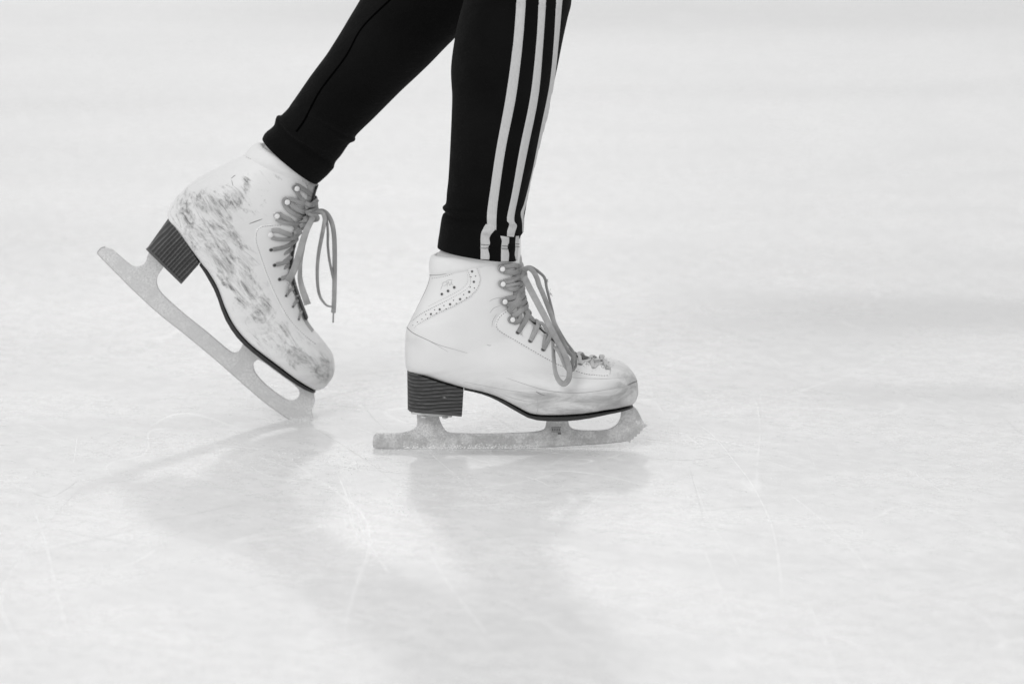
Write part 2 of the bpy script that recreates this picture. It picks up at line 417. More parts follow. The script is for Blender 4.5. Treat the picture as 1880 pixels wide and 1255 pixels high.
def heel_mesh(TL,TR,BL,BR,Yc,wt,wb,layers=14,bow=0.0,na=44):
    """D-shaped heel from its four side corners"""
    rs=[]
    for l in range(layers+1):
        v=l/layers; r=[]
        L_=(TL[0]+(BL[0]-TL[0])*v, TL[1]+(BL[1]-TL[1])*v); R_=(TR[0]+(BR[0]-TR[0])*v, TR[1]+(BR[1]-TR[1])*v)
        wm=(wt+(wb-wt)*v)*(1+.012*(l%2)*(0 if l in(0,layers) else 1))
        prof=[]
        for i in range(na+1):
            th=math.pi*i/na          # 0 near front corner ... round the rear ... far front corner
            prof.append((1-math.cos(math.pi/2*0) if 0 else 0, th))
        pts=[]
        for i in range(7): pts.append((1-.55*i/7*1.0, 1.0))
        for i in range(1,24):
            th=math.pi/2*i/24; pts.append((.45-.45*math.sin(th), math.cos(th)))
        full=[(a,-h) for a,h in pts]+[(0,0)]+[(a,h) for a,h in reversed(pts)]
        for a,h in full:
            bw=-bow*4*a*(1-a)*(1-v)
            x=L_[0]+(R_[0]-L_[0])*a; y=L_[1]+(R_[1]-L_[1])*a+bw
            w=abs(h)*wm; q=PW(x,y,Yc-w); r.append(Vector((q.x,Yc+h*wm,q.z)))
        rs.append(r)
    return rings(rs,True,True)
def boot_rings(secs,Yc):
    """secs: (Bx,By,onSole(0..1)*w, Fx,Fy, W, nb, nt, tm)"""
    rows=[]
    for (bx,by,wb,fx,fy,W,nb,ntp,tm) in secs:
        B=PW(bx,by,Yc-wb); Fp=PW(fx,fy,Yc); rows.append((B.x,B.z,Fp.x,Fp.z,Yc,W,nb,ntp,tm))
    return loft(rows,N=96,per=7)
class Lace:
    def __init__(s,surf,Yc): s.mb=MB(); s.s=surf; s.Yc=Yc
    def run(s,pl,w=.0032,t=.0007,off=.0012,per=7,tw=None,depth=None,N=None,wf=None):
        """pl: (px,py[,dy]) - without dy the point lies on the boot, with it it hangs at Yc+dy"""
        ctl=[]
        for p in pl:
            if len(p)==2:
                l,n,ok=s.s.hit(*p); ctl.append((p[0],p[1],l.y-off,0,n))
            else: ctl.append((p[0],p[1],s.Yc+p[2],1,Vector(N) if N else Vector((0,-1,0))))
        P=[];Nn=[]; m=len(ctl)
        for i in range(m-1):
            c=[ctl[max(i-1,0)],ctl[i],ctl[i+1],ctl[min(i+2,m-1)]]
            for k in range(per+(1 if i==m-2 else 0)):
                u=k/per; x,y,d=(cr(c[0][j],c[1][j],c[2][j],c[3][j],u) for j in range(3))
                n=c[1][4].lerp(c[2][4],u)
                if c[1][3]==0 and c[2][3]==0:
                    l,n2,ok=s.s.hit(x,y)
                    if ok: P.append(l+n2*off); Nn.append(n2); continue
                P.append(PW(x,y,d)); Nn.append(n)
        if tw:
            for i in range(len(P)):
                T=(P[min(i+1,len(P)-1)]-P[max(i-1,0)]).normalized()
                a=tw[0]+(tw[1]-tw[0])*i/(len(P)-1)
                Nn[i]=Matrix.Rotation(a,3,T)@Nn[i]
        tube(s.mb,P,w,t,Nn,n=10,wfun=wf)
    def cross(s,near,top,w=.003,t=.0007,out=(1,.3),off=.0012,lift=.004,back=None,bulge=.0035):
        """from a near eyelet over the tongue to its mirror on the far side"""
        l,n,ok=s.s.hit(*near); A=l+n*off
        c=PW(top[0],top[1],s.Yc); O=Vector((out[0],0,out[1])).normalized(); C=c+O*lift
        q=Vector((A.x,2*s.Yc-A.y,A.z)); nq=Vector((n.x,-n.y,n.z))
        if back:
            q=q+Vector((back[0],0,back[1]))*.00056
        a2=A.lerp(C,.55)+ (n+O)*bulge; b2=q.lerp(C,.55)+(nq+O)*bulge
        cs=[tuple(A),tuple(a2),tuple(C),tuple(b2),tuple(q)]
        P=[Vector(v) for v in spline(cs,8)]
        ns=[n,(n+O).normalized(),O,(nq+O).normalized(),nq]
        Nn=[Vector(v) for v in spline([tuple(v) for v in ns],8)]
        tube(s.mb,P,w,t,Nn,n=10)
def hook_obj(surf,px,py,parent,r=.0027):
    l,n,ok=surf.hit(px,py); mb=MB()
    a=Vector((0,0,1)).cross(n).normalized(); b_=n.cross(a)
    def ring(h,rr): return [l+n*h+a*(rr*math.cos(2*math.pi*k/18))+b_*(rr*math.sin(2*math.pi*k/18)) for k in range(18)]
    v,f=rings([ring(-.001,r*.35),ring(.0040,r*.35)],True,True); mb.add(v,f,1)
    v,f=rings([ring(.0036,r*.8),ring(.0039,r),ring(.0046,r),ring(.0050,r*.8),ring(.0051,r*.3)],True,True); mb.add(v,f,0)
    v,f=rings([ring(-.001,r*1.25),ring(.0004,r*1.25),ring(.0006,r*1.0)],True,True); mb.add(v,f,1)
    return mb.build('lace_hook',[M['hook'],M['shank']],parent)
def eyelet_obj(surf,px,py,parent,r=.0018,ang=0):
    l,n,ok=surf.hit(px,py); mb=MB()
    a=Vector((0,0,1)).cross(n).normalized(); b_=n.cross(a)
    ca,sa=math.cos(ang),math.sin(ang)
    def ring(h,rr,st=1.0):
        out=[]
        for k in range(16):
            u=rr*math.cos(2*math.pi*k/16)*st; w=rr*math.sin(2*math.pi*k/16)
            out.append(l+n*h+a*(u*ca-w*sa)+b_*(u*sa+w*ca))
        return out
    v,f=rings([ring(.0016,r*.86,1.25),ring(.0016,r*.3,1.25)],False,True); mb.add(v,f,1)
    v,f=rings([ring(.0010,r*1.1,1.25),ring(.0020,r*1.0,1.25),ring(.0016,r*.85,1.25)],False,False); mb.add(v,f,0)
    return mb.build('eyelet',[M['soft'],M['hole']],parent)
def disc(mb,surf,px,py,r,mi,off=.0009,h=.0001,rim=None):
    l,n,ok=surf.hit(px,py); a=Vector((0,0,1)).cross(n).normalized(); b_=n.cross(a)
    def ring(hh,rr): return [l+n*hh+a*(rr*math.cos(2*math.pi*k/14))+b_*(rr*math.sin(2*math.pi*k/14)) for k in range(14)]
    v,f=rings([ring(off,r),ring(off+h,r*.9)],True,True); mb.add(v,f,mi)
    if rim is not None:
        v,f=rings([ring(off,r*1.25),ring(off+h*2.5,r*1.1),ring(off+h,r*.85)],False,False); mb.add(v,f,rim)
def gauss_attr(vs,blobs):
    out=[]
    for v in vs:
        x,y=unproj(Vector(v)); a=0
        for (bx,by,sx,sy,ang,amp) in blobs:
            dx,dy=x-bx,y-by; c,s_=math.cos(ang),math.sin(ang)
            u=(dx*c+dy*s_)/sx; w=(-dx*s_+dy*c)/sy; a+=amp*math.exp(-(u*u+w*w)/2)
        out.append(min(1.3,a))
    return out
# ================================================================== LEADING SKATE (flat on the ice)
skA=empty('ice_skate',(0.0,Y0,0)); skA['label']='cleaner white figure skate gliding flat on the ice, under the striped legging'; skA['category']='ice skate'; skA['group']='pair of white figure skates'
secA=[(791,498,0,956,434,.0305,2.1,2.2,.5),(787,514,0,956,462,.031,2.1,2.2,.5),(780,533,0,957,487,.0315,2.1,2.2,.5),(768,560,0,958,512,.033,2.1,2.2,.5),(752,592,0,960,535,.0345,2.1,2.2,.48),
(746,604,0,961,546,.0352,2.1,2.2,.47),(744,630,0,965,560,.036,2.15,2.2,.46),(744,656,0,972,575,.0365,2.2,2.2,.45),(746,676,.002,982,590,.036,2.3,2.2,.44),(757,686,.012,992,598,.036,2.7,2.2,.42),
(775,692,.022,1000,605,.036,3.4,2.2,.40),(813,704,.028,1012,617,.036,4.5,2.2,.38),(851,714,.028,1027,630,.0355,5,2.2,.37),(885,721,.027,1043,641,.0355,5,2.2,.36),
(914,731,.028,1057,649,.037,5,2.2,.36),(943,746,.031,1068,655,.040,5,2.3,.36),(971,761,.035,1080,659,.043,5,2.4,.36),(1000,765,.038,1092,661,.0455,5,2.5,.38),
(1043,765,.040,1108,662,.046,5,2.6,.40),(1081,762,.038,1124,663,.0445,4.6,2.7,.42),(1108,757,.034,1140,667,.041,4.2,2.8,.44),(1130,754,.028,1153,675,.035,3.6,2.8,.46),
(1147,750,.020,1162,684,.027,3,2.6,.48),(1158,746,.011,1169,696,.018,2.6,2.3,.5),(1166,739,.004,1171.5,711,.009,2.2,2.1,.5),(1170,729,0,1172,722,.002,2,2,.5)]
rs=boot_rings(secA,Y0); v,f=rings(rs,True,True); sA=Surf(v,f,Y0)
dirt=gauss_attr(v,[(1075,742,95,17,-.06,.95),(1010,735,50,14,.2,.5),(880,712,70,8,.3,.5),(1140,685,30,14,.5,.45),(925,585,16,30,0,.25),(1150,712,22,26,0,.9),(1168,704,6,8,0,1.2),(930,712,60,12,.35,.5),(990,722,18,8,0,.7),(1100,735,40,16,0,.6),(780,690,30,6,.3,.3),(1010,688,60,10,.1,.3),(940,560,14,14,0,.35),(915,590,8,14,0,.3),(760,625,14,8,.4,.3)])
bootA=mesh_obj('boot',v,f,M['leatherA'],skA,attr={'dirt':dirt,'scuff':gauss_attr(v,[(1075,745,90,14,-.06,.55),(1165,715,10,20,0,.7),(900,715,60,7,.3,.5),(1050,700,60,8,0,.3),(990,722,14,5,.3,1.1),(1166,704,8,5,0,1.2),(1095,758,40,5,-.1,.6)])})
# seams and creases lie on the leather
mb=MB()
crease(mb,sA,[(745,598),(751,605),(760,612),(783,623),(806,633),(834,641),(858,648)],.00045,0,wf=lambda t:max(.12,1-t))
crease(mb,sA,[(783,623),(803,634),(823,646)],.0002,1)
crease(mb,sA,[(790,506),(784,527),(768,560),(748.5,599)],.0004,0)
crease(mb,sA,[(929,693),(967,706),(1007,717),(1056,721),(1101,717),(1145,709),(1170,701)],.00036,1)
crease(mb,sA,[(1010,686),(1056,693),(1114,695),(1159,691)],.00028,1)
[crease(mb,sA,q_,.00028,1) for q_ in ([(898,553),(908,548),(920,546)],[(899,575),(906,566),(918,561)],[(903,600),(905,588),(912,576)],[(1000,752),(1040,757),(1090,752)],[(1110,740),(1135,733),(1160,722)],[(1060,733),(1075,738),(1092,735)],[(925,725),(950,733),(975,738)],[(1120,672),(1121,680),(1119,689)])]
crease(mb,sA,[(984,718),(990,722),(1001,726)],.0003,0); crease(mb,sA,[(1152,707),(1162,702),(1171,699)],.0005,0)
crease(mb,sA,[(985,724),(988,745),(985,760)],.0003,1); crease(mb,sA,[(850,700),(910,712),(985,724)],.00022,1)
crease(mb,sA,[(1000,727),(1060,738),(1130,736)],.0002,1); crease(mb,sA,[(893,632),(899,634),(902,633)],.0003,1)
mb.build('seam',[M['crease'],M['soft']],bootA)
# ankle panel and punched band
v,f=patch(sA,[(876,486),(884,505),(883.5,519),(878,533),(862,549),(835,564),(797,582),(772,597),(760,609),(755,603),(751,600),(752,592),(773,574),(800,559),(827,545),(849,532),(860,521),(861,510),(856,492)],.0009,3.2)
mb=MB(); mb.add(v,f,0)
sBand=sA
for (x,y) in ((866.7,498),(870,517),(861.5,535.6),(844.9,549),(826.7,558.5),(808,568),(792,576.7)): disc(mb,sA,x,y,.00115,1,.00095,rim=2)
for (x,y) in ((864.7,508),(873,506.5),(863.4,526.6),(871,528.5),(851.4,540.4),(856.5,546.3),(833,551),(838,557),(815.6,561),(819.4,566.8),(798.8,568.7),(802,575),(782.7,577.3),(786,584.7),(775.8,586),(767.4,591.4),(759.4,597.4)): disc(mb,sA,x,y,.0006,1,.00095)
stitches(mb,sA,[(874,489),(881,507),(880.5,518),(875,531),(860,546),(834,561),(796,579),(771,594),(760,604)],1,1.6,1.6,.0002,.0011)
stitches(mb,sA,[(859,496),(863.5,511),(862.5,523),(851,534.5),(828,548),(801,562),(774,577),(755,592)],1,1.6,1.6,.0002,.0011)
mb.build('perforated_band',[M['panel'],M['hole'],M['soft']],bootA)
mb=MB()
for (x,y) in ((811.4,539.8),(822.7,534),(834,527.4)): disc(mb,sA,x,y,.0013,0,.0001,.0003,rim=1)
stitches(mb,sA,[(793,511),(815,507.5),(838,500),(856,492)],0,1.8,1.6,.0002,.0001)
stitches(mb,sA,[(856,496),(859,512),(854,524),(836,537),(808,551),(785,563)],1,1.8,1.6,.00022,.0001)
mb.build('vent_hole',[M['hole'],M['soft']],bootA)
mb=MB()
for pl in ([(809,532),(812,524),(814,519)],[(811,521),(815,518),(820,518),(820,522),(814,525)],[(821,527),(823,517),(826,524),(829,515)],[(829,515),(829,521),(832,523)],[(818,516),(826,513.5),(831,514)]): crease(mb,sA,pl,.0003,0,.0001)
mb.build('stamped_initials',[M['mark']],bootA)
# lace facing
v,f=patch(sA,[(948,558),(938,563),(922,573),(912,583),(908,596),(914,609),(944,628),(980,650),(1016,670),(1047,682.5),(1078,691),(1114,693.5),(1120,688),(1119,673),(1100,667),(1075,663),(1060,658),(1045,650),(1028,640),(1010,627),(990,610),(972,592),(962,575),(956,558)],.0011,4)
mb=MB(); mb.add(v,f,0)
stitches(mb,sA,[(940,565),(924,575),(914.5,585),(911,596),(916.5,607),(945,624.5),(981,646),(1017,666.5),(1048,679),(1078,688),(1112,690.5),(1117,686)],1,2.6,1.6,.0003,.0012)
mb.build('lace_facing',[M['panel'],M['stitch']],bootA)
# collar
rows=[]
for (bx,by,fx,fy,W) in ((794,515,950,475,.027),(790,507,952,468,.030),(788,497,953,463,.0325),(787.5,486,953,458,.0325),(789,475,952,452,.0315),(793,469,950,448,.029),(799,468,945,448,.025),(806,478,938,456,.021)):
    a=PW(bx,by,Y0); c=PW(fx,fy,Y0); rows.append((a.x,a.z,c.x,c.z,Y0,W,2.1,2.1,.5))
v,f=rings(loft(rows,72,6),True,True); sCol=Surf(v,f,Y0); mesh_obj('collar',v,f,M['collar'],skA)
mb=MB()
# top line of the boot: rolled piping
P,Nn=on_surf(sA,[(790,505),(815,503),(842,494),(873,483)],.0004,8); tube(mb,P,.0006,.0006,Nn)
mb.build('piping',[M['soft']],bootA)
# tongue along the front opening
def tongue(secpts,Yc,outs,parent,hw,th=.0016,lift=.001):
    mb=MB(); cs=[]
    for (x,y) in secpts: q=PW(x,y,Yc); cs.append(tuple(q))
    P=[Vector(c) for c in spline(cs,6)]; rs=[]
    m=len(P)
    for i,p in enumerate(P):
        T=(P[min(i+1,m-1)]-P[max(0,i-1)]).normalized(); O=T.cross(Vector((0,1,0))).normalized()
        if O.x<0: O=-O
        r=[]
        for k in range(15):
            u=-1+2*k/14; r.append(p+O*(lift-(abs(u)**2.2)*hw*.55)+Vector((0,u*hw,0)))
        for k in range(14,-1,-1):
            u=-1+2*k/14; r.append(p+O*(lift-th-(abs(u)**2.2)*hw*.55)+Vector((0,u*hw,0)))
        rs.append(r)
    v,f=rings(rs,True,True); mb.add(v,f,0)
    return mb.build('tongue',[M['tongue']],parent)
tongue([(951,460),(956,472),(957,487),(958,512),(960,535),(965,560),(978,588),(992,600),(1012,619),(1027,632),(1043,643),(1060,651),(1075,657),(1092,661),(1108,662)],Y0,None,skA,.016)
# sole
wS=[(852,714,852,716,.026),(868,717.5,868,719,.026),(885,721.5,885,723.5,.026),(900,726,899,728.5,.0265),(914,731.5,913,735,.0275),(929,738.5,927,743,.029),(943,747,941,751,.031),(957,755.5,955,759,.033),(971,763,969,766.5,.0355),
(986,765.5,985,771,.0375),(1000,766,1000,772.5,.039),(1022,766.3,1022,773,.0402),(1043,765.8,1043,772.5,.0405),(1062,764.5,1062,770.8,.040),(1081,762.5,1081,768,.0385),(1101,759.5,1101,764,.0355),(1117,757,1117,760.5,.032),(1130,754.8,1130,758,.028),(1141,752.5,1141,755.5,.0235),(1150,750.5,1150,753,.0185),(1157,748.5,1157,750.5,.012),(1162,746.5,1162,748,.003)]
v,f=slab([(a,b_-.5,c,d,w+.0012) for a,b_,c,d,w in wS],Y0); mesh_obj('sole',v,f,M['sole'],skA,False)
v,f=heel_mesh((747.6,681),(851,715),(748.5,752),(848,762),Y0,.0305,.0285,bow=-2.0); hA=mesh_obj('heel',v,f,M['heelA'],skA,False)
v,f=heel_mesh((748.5,750),(848.3,760.5),(752,755),(847.5,764.5),Y0,.0290,.0285,3); mesh_obj('heel_cap',v,f,M['cap'],hA,False)
# blade with pick teeth
outA=spline([(691,795),(686,800),(684.4,809),(685,818),(687,821),(700,822.5),(742,824.2),(800,824.8),(871,824.6),(930,823),(986,820.6),(1030,818.6),(1072,816),(1100,814.4),(1130,812)],3)
outA+=[(1152,808.5),(1157,811.5),(1158.5,806),(1163,805.5),(1164,801),(1169,800.5),(1169.5,796),(1175,795),(1175,790.5),(1179.5,789.5),(1180,785),(1188.5,781),(1182,775.5)]
outA+=spline([(1181,774),(1177,766),(1172.7,757.5),(1168,750),(1160,744),(1150,742),(1141,745)],2)
outA+=spline([(1140,757),(1139,766),(1135,775),(1129,781.5),(1118,787),(1102,789.4),(1086,790),(1068,789.6),(1055,788),(1048,784.5),(1044.5,779),(1043,770),(1043,757)],2)
outA+=spline([(1004,757),(1003,773),(1001.5,782),(998,788),(983,792),(940,794.5),(888,795.5),(850,795),(826,794),(817,789),(812,781),(808,772),(806,764),(806,748)],2)
outA+=spline([(765,746),(765.5,763),(766,774),(764,783),(756,789),(742,793),(727,795),(708,795)],2)
blA=blade_mesh('blade',outA,[],Y0,M['bladeA'],skA)
def edge(pl,Yc,parent,off):
    mb=MB(); P=[PW(x,y,Yc)+Vector((0,0,off)) for x,y in spline(pl,6)]; tube(mb,P,.0021,.0005,[Vector((0,0,1))]*len(P),n=10); return mb.build('ground_edge',[M['edge']],parent)
edge([(695,821.3),(742,823.4),(871,824),(986,820),(1072,815.4),(1130,811.3),(1150,808.6)],Y0,blA,.0002)
v,f=slab([(754,757,756,760,.012),(760,757,760,760.5,.020),(800,760,800,764,.022),(826,762,826,765.5,.018),(830,763,830,765.5,.010)],Y0); mesh_obj('heel_plate',v,f,M['bladeB'],blA,False)
v,f=slab([(995,764,995,767,.010),(1000,764,1000,768,.022),(1045,763,1045,767,.026),(1090,758,1090,761,.024),(1140,749,1140,752,.014),(1150,747,1150,749,.006)],Y0); mesh_obj('toe_plate',v,f,M['bladeB'],blA,False)
mb=MB()
for (x,y) in ((778,764.5),(817,765.5)):
    q=PW(x,y,Y0-.018)
    v,f=rings([[q+Vector((r*math.cos(k*math.pi/6),r*math.sin(k*math.pi/6),h)) for k in range(12)] for r,h in ((.0032,.001),(.0032,-.0006),(.0018,-.0014))],True,True); mb.add(v,f)
mb.build('screw',[M['bladeB']],blA)
# maker's stamp on the front stanchion and frost clinging to the steel
mb=MB()
def bl(mb,x0,y0,x1,y1,mi,Yp,t=.0001):
    a=[PW(x,y,Yp) for x,y in ((x0,y0),(x1,y0),(x1,y1),(x0,y1))]; b2=[p+Vector((0,-t,0)) for p in a]
    mb.add(a+b2,[(0,1,2,3),(7,6,5,4),(0,4,5,1),(1,5,6,2),(2,6,7,3),(3,7,4,0)],mi)
bl(mb,1012,783.5,1030,785,0,Y0-.0019)
for k in range(5): bl(mb,1013+k*3.4,786,1015+k*3.4,790.5,0,Y0-.0019)
bl(mb,1012,791.5,1030,792.5,0,Y0-.0019); bl(mb,1024,793.5,1030,797,0,Y0-.0019)
mb.build('stamp',[plain('etched_stamp',.13,.6)],blA,False)
mb=MB(); rn=random.Random(5)
for i in range(2600):
    k=rn.random()
    if k<.30: x=rn.uniform(740,990); y=rn.gauss(821,3.0); r=rn.uniform(.0003,.0009)
    elif k<.5: x=rn.gauss(785,18); y=rn.gauss(792,9); r=rn.uniform(.0002,.0006)
    elif k<.6: x=rn.uniform(820,985); y=rn.gauss(796.5,1.0); r=rn.uniform(.0001,.0004)
    elif k<.7: x=rn.uniform(690,760); y=rn.gauss(796,.8); r=rn.uniform(.0001,.0004)
    elif k<.85: x=rn.uniform(745,1000); y=rn.uniform(798,823); r=rn.uniform(.0001,.0005)
    else: x=rn.choice([rn.uniform(1050,1125),rn.gauss(1150,15)]); y=790.5 if x<1126 else rn.uniform(755,800); r=rn.uniform(.0001,.0003)
    if not inside(x,y,outA) and y<819: continue
    p=PW(x,y,Y0-.0018); 
    if p.z<r: p.z=r
    pebble(mb,p,r,rn)
mb.build('frost',[M['snow']],blA,False)['kind']='stuff'
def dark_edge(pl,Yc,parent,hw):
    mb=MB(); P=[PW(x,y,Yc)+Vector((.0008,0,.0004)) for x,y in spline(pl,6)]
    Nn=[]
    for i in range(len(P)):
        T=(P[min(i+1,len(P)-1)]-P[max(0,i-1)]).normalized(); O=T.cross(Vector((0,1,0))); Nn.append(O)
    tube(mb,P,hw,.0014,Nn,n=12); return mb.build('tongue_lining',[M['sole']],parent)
# hooks, eyelets, laces
dark_edge([(966,572),(974,585),(984,596),(994,606),(1004,615),(1014,623),(1030,635),(1052,649),(1064,655),(1086,661)],Y0,skA,.010)
hkA=[(920,493),(920.7,521),(924,553),(938,587)]; eyA=[(950,610),(972.8,626),(996.5,642),(1065,670),(1089.6,677),(1116,679)]
for p in hkA: hook_obj(sA,p[0],p[1],skA)
for i,p in enumerate(eyA): eyelet_obj(sA,p[0],p[1],skA,.0021 if i<4 else .0013)
la=Lace(sA,Y0)
fr=lambda y:(957.5 if y<512 else 958+(y-512)*.09 if y<540 else 960.5+(y-540)*.28)
def hookloop(la,h,ys,x1,w=.0026):
    hx,hy=h; u,d=ys
    la.run([(x1,u[1]+0.0,-.006),(x1-9,u[1]),((hx+x1)/2+2,u[0]),(hx+3,hy-4.5)],w,.0008,.0016)
    la.run([(hx+5,hy-4),(hx-3,hy-5),(hx-5.5,hy),(hx-2,hy+4.5),(hx+5,hy+4)],.0013,.0008,.0022)
    la.run([(hx+3,hy+4.5),((hx+x1)/2+2,d[0]),(x1-9,d[1]),(x1,d[1],-.006)],w,.0008,.0026)
hookloop(la,hkA[0],((487,488),(500,497)),958)
hookloop(la,hkA[1],((512,506),(530,525)),959)
la.run([(925,518),(938,515),(950,507),(958,499,-.006)],.0018,.0007,.0032)
la.run([(925,525),(938,522),(952,519),(959,512,-.006)],.0018,.0007,.0034)
hookloop(la,hkA[2],((545,540),(555,535)),960)
la.run([(930,561),(943,555),(954,545),(960,528,-.005)],.0030,.0008,.0030)
la.run([(931,572),(942,560),(953,552),(960,545,-.005)],.0032,.0008,.0034)
hookloop(la,hkA[3],((574,568),(588,575)),962)
la.run([(938,580),(948,575),(957,566),(961,552,-.005)],.0028,.0008,.0032)
for y,dy in ((490,10),(502,8),(514,10),(526,9),(538,10),(549,9),(560,8)):
    c=PW(fr(y)+.5,y,Y0); P=[];Nn=[]
    for k in range(13):
        a=-1.25+2.5*k/12; P.append(c+Vector((.0015-.016*(1-math.cos(a)),.022*math.sin(a),dy*.00028*math.sin(a)))); Nn.append(Vector((math.cos(a),math.sin(a),.1)))
    tube(la.mb,P,.0030,.0008,Nn,n=10)
for e,t,b_ in ((eyA[0],(967,572),None),(eyA[1],(982,592),None),(eyA[2],(1003,612),None)):
    la.cross(e,t,.0024,.0008,(1,1.0),.0016,.003,(8,-10))
la.run([(952,607),(957,598),(963,585),(967,573)],.0026,.0008,.0018)
la.run([(975,622),(979,611),(983,600)],.0026,.0008,.0018); la.run([(997.5,638),(999,626),(1001,616)],.0026,.0008,.0018)
la.run([(964,570),(975,583,-.012),(988,594),(1000,606)],.0022,.0008,.003); la.run([(985,592,-.01),(996,594,-.01),(1004,607,-.01),(1010,618,-.01)],.0018,.0008,.003)
tb=la.mb; la.mb=MB()
la.cross((1065,670),(1060,651),.0020,.0007,(.3,1),.0010,.0002,(8,0),.0016); la.cross((1089.6,677),(1082,658),.0020,.0007,(.1,1),.0010,.0001,(6,0),.0014); la.cross((1116,679),(1106,661),.0024,.0008,(0,1),.0012,.0010,(-10,0),.0018)
la.run([(1066,670),(1072,664),(1084,661,-.012),(1098,662,-.006)],.0016,.0007,.0016); la.run([(1091,677),(1098,670),(1108,665,-.014)],.0016,.0007,.0016)
rn=random.Random(21)
for k in range(240):
    q=sA.hit(rn.gauss(1092,20),rn.gauss(668,6)); 
    if q[2]: pebble(la.mb,q[0]+q[1]*.0012,rn.uniform(.0002,.0008),rn)
toelace=la.mb; la.mb=tb
# knot and the two hanging bows
la.run([(955,515,-.014),(959,506,-.012),(963,500,-.010),(964,508,-.010),(959,515,-.011)],.0024,.0018)
la.run([(960,500,-.010),(964,492.5,-.012),(972,490,-.014),(980,493,-.016),(989,499,-.016),(998,507,-.016),(1002,516,-.016),(1003,525,-.018),(1007,542,-.019),(1013.5,567,-.020),(1020,593,-.022),(1037,624,-.026),(1053,646,-.030),(1057,660,-.034),(1057,671,-.038),(1051,679,-.042),(1046,682,-.044)],.0025,.0006,tw=(.5,1.0),wf=lambda t:1-.3*math.sin(t*3))
la.run([(961,497,-.018),(970,492,-.020),(979,498,-.021),(986,511,-.022),(990,524,-.023),(998,542,-.024),(1011,575,-.028),(1024,608,-.032),(1040,640,-.038),(1052,655,-.041),(1050,668,-.044),(1047,680,-.047),(1038,671,-.049),(1033,660,-.050),(1026,645,-.048),(1018,636,-.044)],.0030,.0006,tw=(.35,.9))
la.run([(962,508,-.022),(973.6,531,-.030),(989,560,-.034),(1007,594,-.038),(1023,625,-.044),(1033,643,-.049),(1041,661,-.053),(1045.5,679,-.056),(1044,695,-.058),(1036,704,-.059),(1027,699,-.058),(1020,684,-.055),(1017,662,-.050),(1015.5,640,-.046),(1014,626,-.042)],.0036,.0006,tw=(.25,1.05),wf=lambda t:1.0 if t<.5 else 1-.25*(t-.5))
# frayed fluff
rn=random.Random(8)
for (cx,cy,dd) in ((1003,515,-.018),(1010,538,-.02),(958,612,-.03),(1086,660,-.02),(1107,659,-.012),(1112,672,-.03)):
    for k in range(9):
        a=rn.uniform(0,6.3); Lf=rn.uniform(3,7); q0=PW(cx+rn.gauss(0,2),cy+rn.gauss(0,2),dd); q1=q0+Vector((math.cos(a),-.3,math.sin(a)))*Lf*.00028; q2=q1+Vector((math.cos(a+1),0,math.sin(a+1)))*Lf*.0002
        tube(la.mb,[q0,q1,q2],.00016,.00016,None,n=4)
la.mb.add(toelace.v,toelace.f,1)
la.mb.build('shoelace',[M['lace'],M['pale_lace']],skA)
# ================================================================== TRAILING SKATE (up on its toe pick)
skB=empty('ice_skate',(PW(555,771,Y1).x,Y1,0)); skB['label']='scuffed white figure skate tipped up on its toe pick, on the trailing foot'; skB['category']='ice skate'; skB['group']='pair of white figure skates'
secB=[(450,283,0,573,328,.030,2.1,2.2,.5),(437,290,0,573,350,.031,2.1,2.2,.5),(419,298,0,569,372,.0315,2.1,2.2,.5),(400,307.5,0,562,392,.033,2.1,2.2,.5),(368,324.7,0,553,412,.0345,2.1,2.2,.48),
(347,339.5,0,546,430,.0352,2.1,2.2,.47),(325,361,0,540,447,.036,2.15,2.2,.46),(312.5,378.5,0,536,462,.0365,2.2,2.2,.45),(308,391,.001,533,478,.036,2.3,2.2,.44),(309.5,402,.006,532,490,.036,2.7,2.2,.42),
(320,421,.017,533,500,.036,3.4,2.2,.40),(341,449,.025,535,513,.036,4.5,2.2,.38),(366,482,.027,540,528,.0355,5,2.2,.37),(380,499,.027,544,540,.0355,5,2.2,.36),
(397,528,.028,549,555,.037,5,2.2,.36),(411,566,.031,555,573,.040,5,2.3,.36),(428,600,.035,563,592,.043,5,2.4,.36),(452,629,.038,573,606,.0455,5,2.5,.38),
(477,650,.039,583,617,.046,5,2.6,.40),(511,676,.038,594,631,.0445,4.6,2.7,.42),(535,694,.034,604,644,.041,4.2,2.8,.44),(553,706,.028,610,653,.035,3.6,2.8,.46),
(568,714.5,.020,613.5,665,.027,3,2.6,.48),(580,718,.011,614.5,677,.018,2.6,2.3,.5),(592,714,.004,611.5,690,.009,2.2,2.1,.5),(601,706,0,606,699,.002,2,2,.5)]
rs=boot_rings(secB,Y1); v,f=rings(rs,True,True); sB=Surf(v,f,Y1)
A50=math.radians(50)
scf=gauss_attr(v,[(400,400,70,44,.9,.5),(450,500,90,32,A50,.45),(505,600,80,28,.8,.48),(480,350,50,30,0,.45),(590,670,18,30,0,.5),(340,390,26,30,0,.5),(350,440,14,40,-.6,.35),(430,365,14,26,.2,.85),(452,337,4,12,.1,1.1),(398,385,26,20,.8,.6),(365,395,26,16,.8,.7),(333,410,12,5,-.4,1.3),(408,440,44,15,A50,.95),(430,470,46,12,A50,.85),(400,425,20,12,A50,.7),(440,505,40,12,A50,.7),(470,560,50,13,A50,1.0),(490,590,40,12,.85,.95),(530,640,45,13,.65,.9),(575,672,20,9,.3,1.3),(546,660,26,7,.4,.8),(510,325,24,4,.3,.7),(470,400,14,14,0,.5),(350,370,20,24,2,.3),(455,620,26,10,.8,.55),(400,490,40,10,A50,.35),(600,670,10,26,0,.5)])
bootB=mesh_obj('boot',v,f,M['leatherB'],skB,attr={'scuff':scf,'dirt':gauss_attr(v,[(520,640,80,20,.7,.5),(400,400,70,40,.8,.25),(600,665,16,30,0,.5)])})
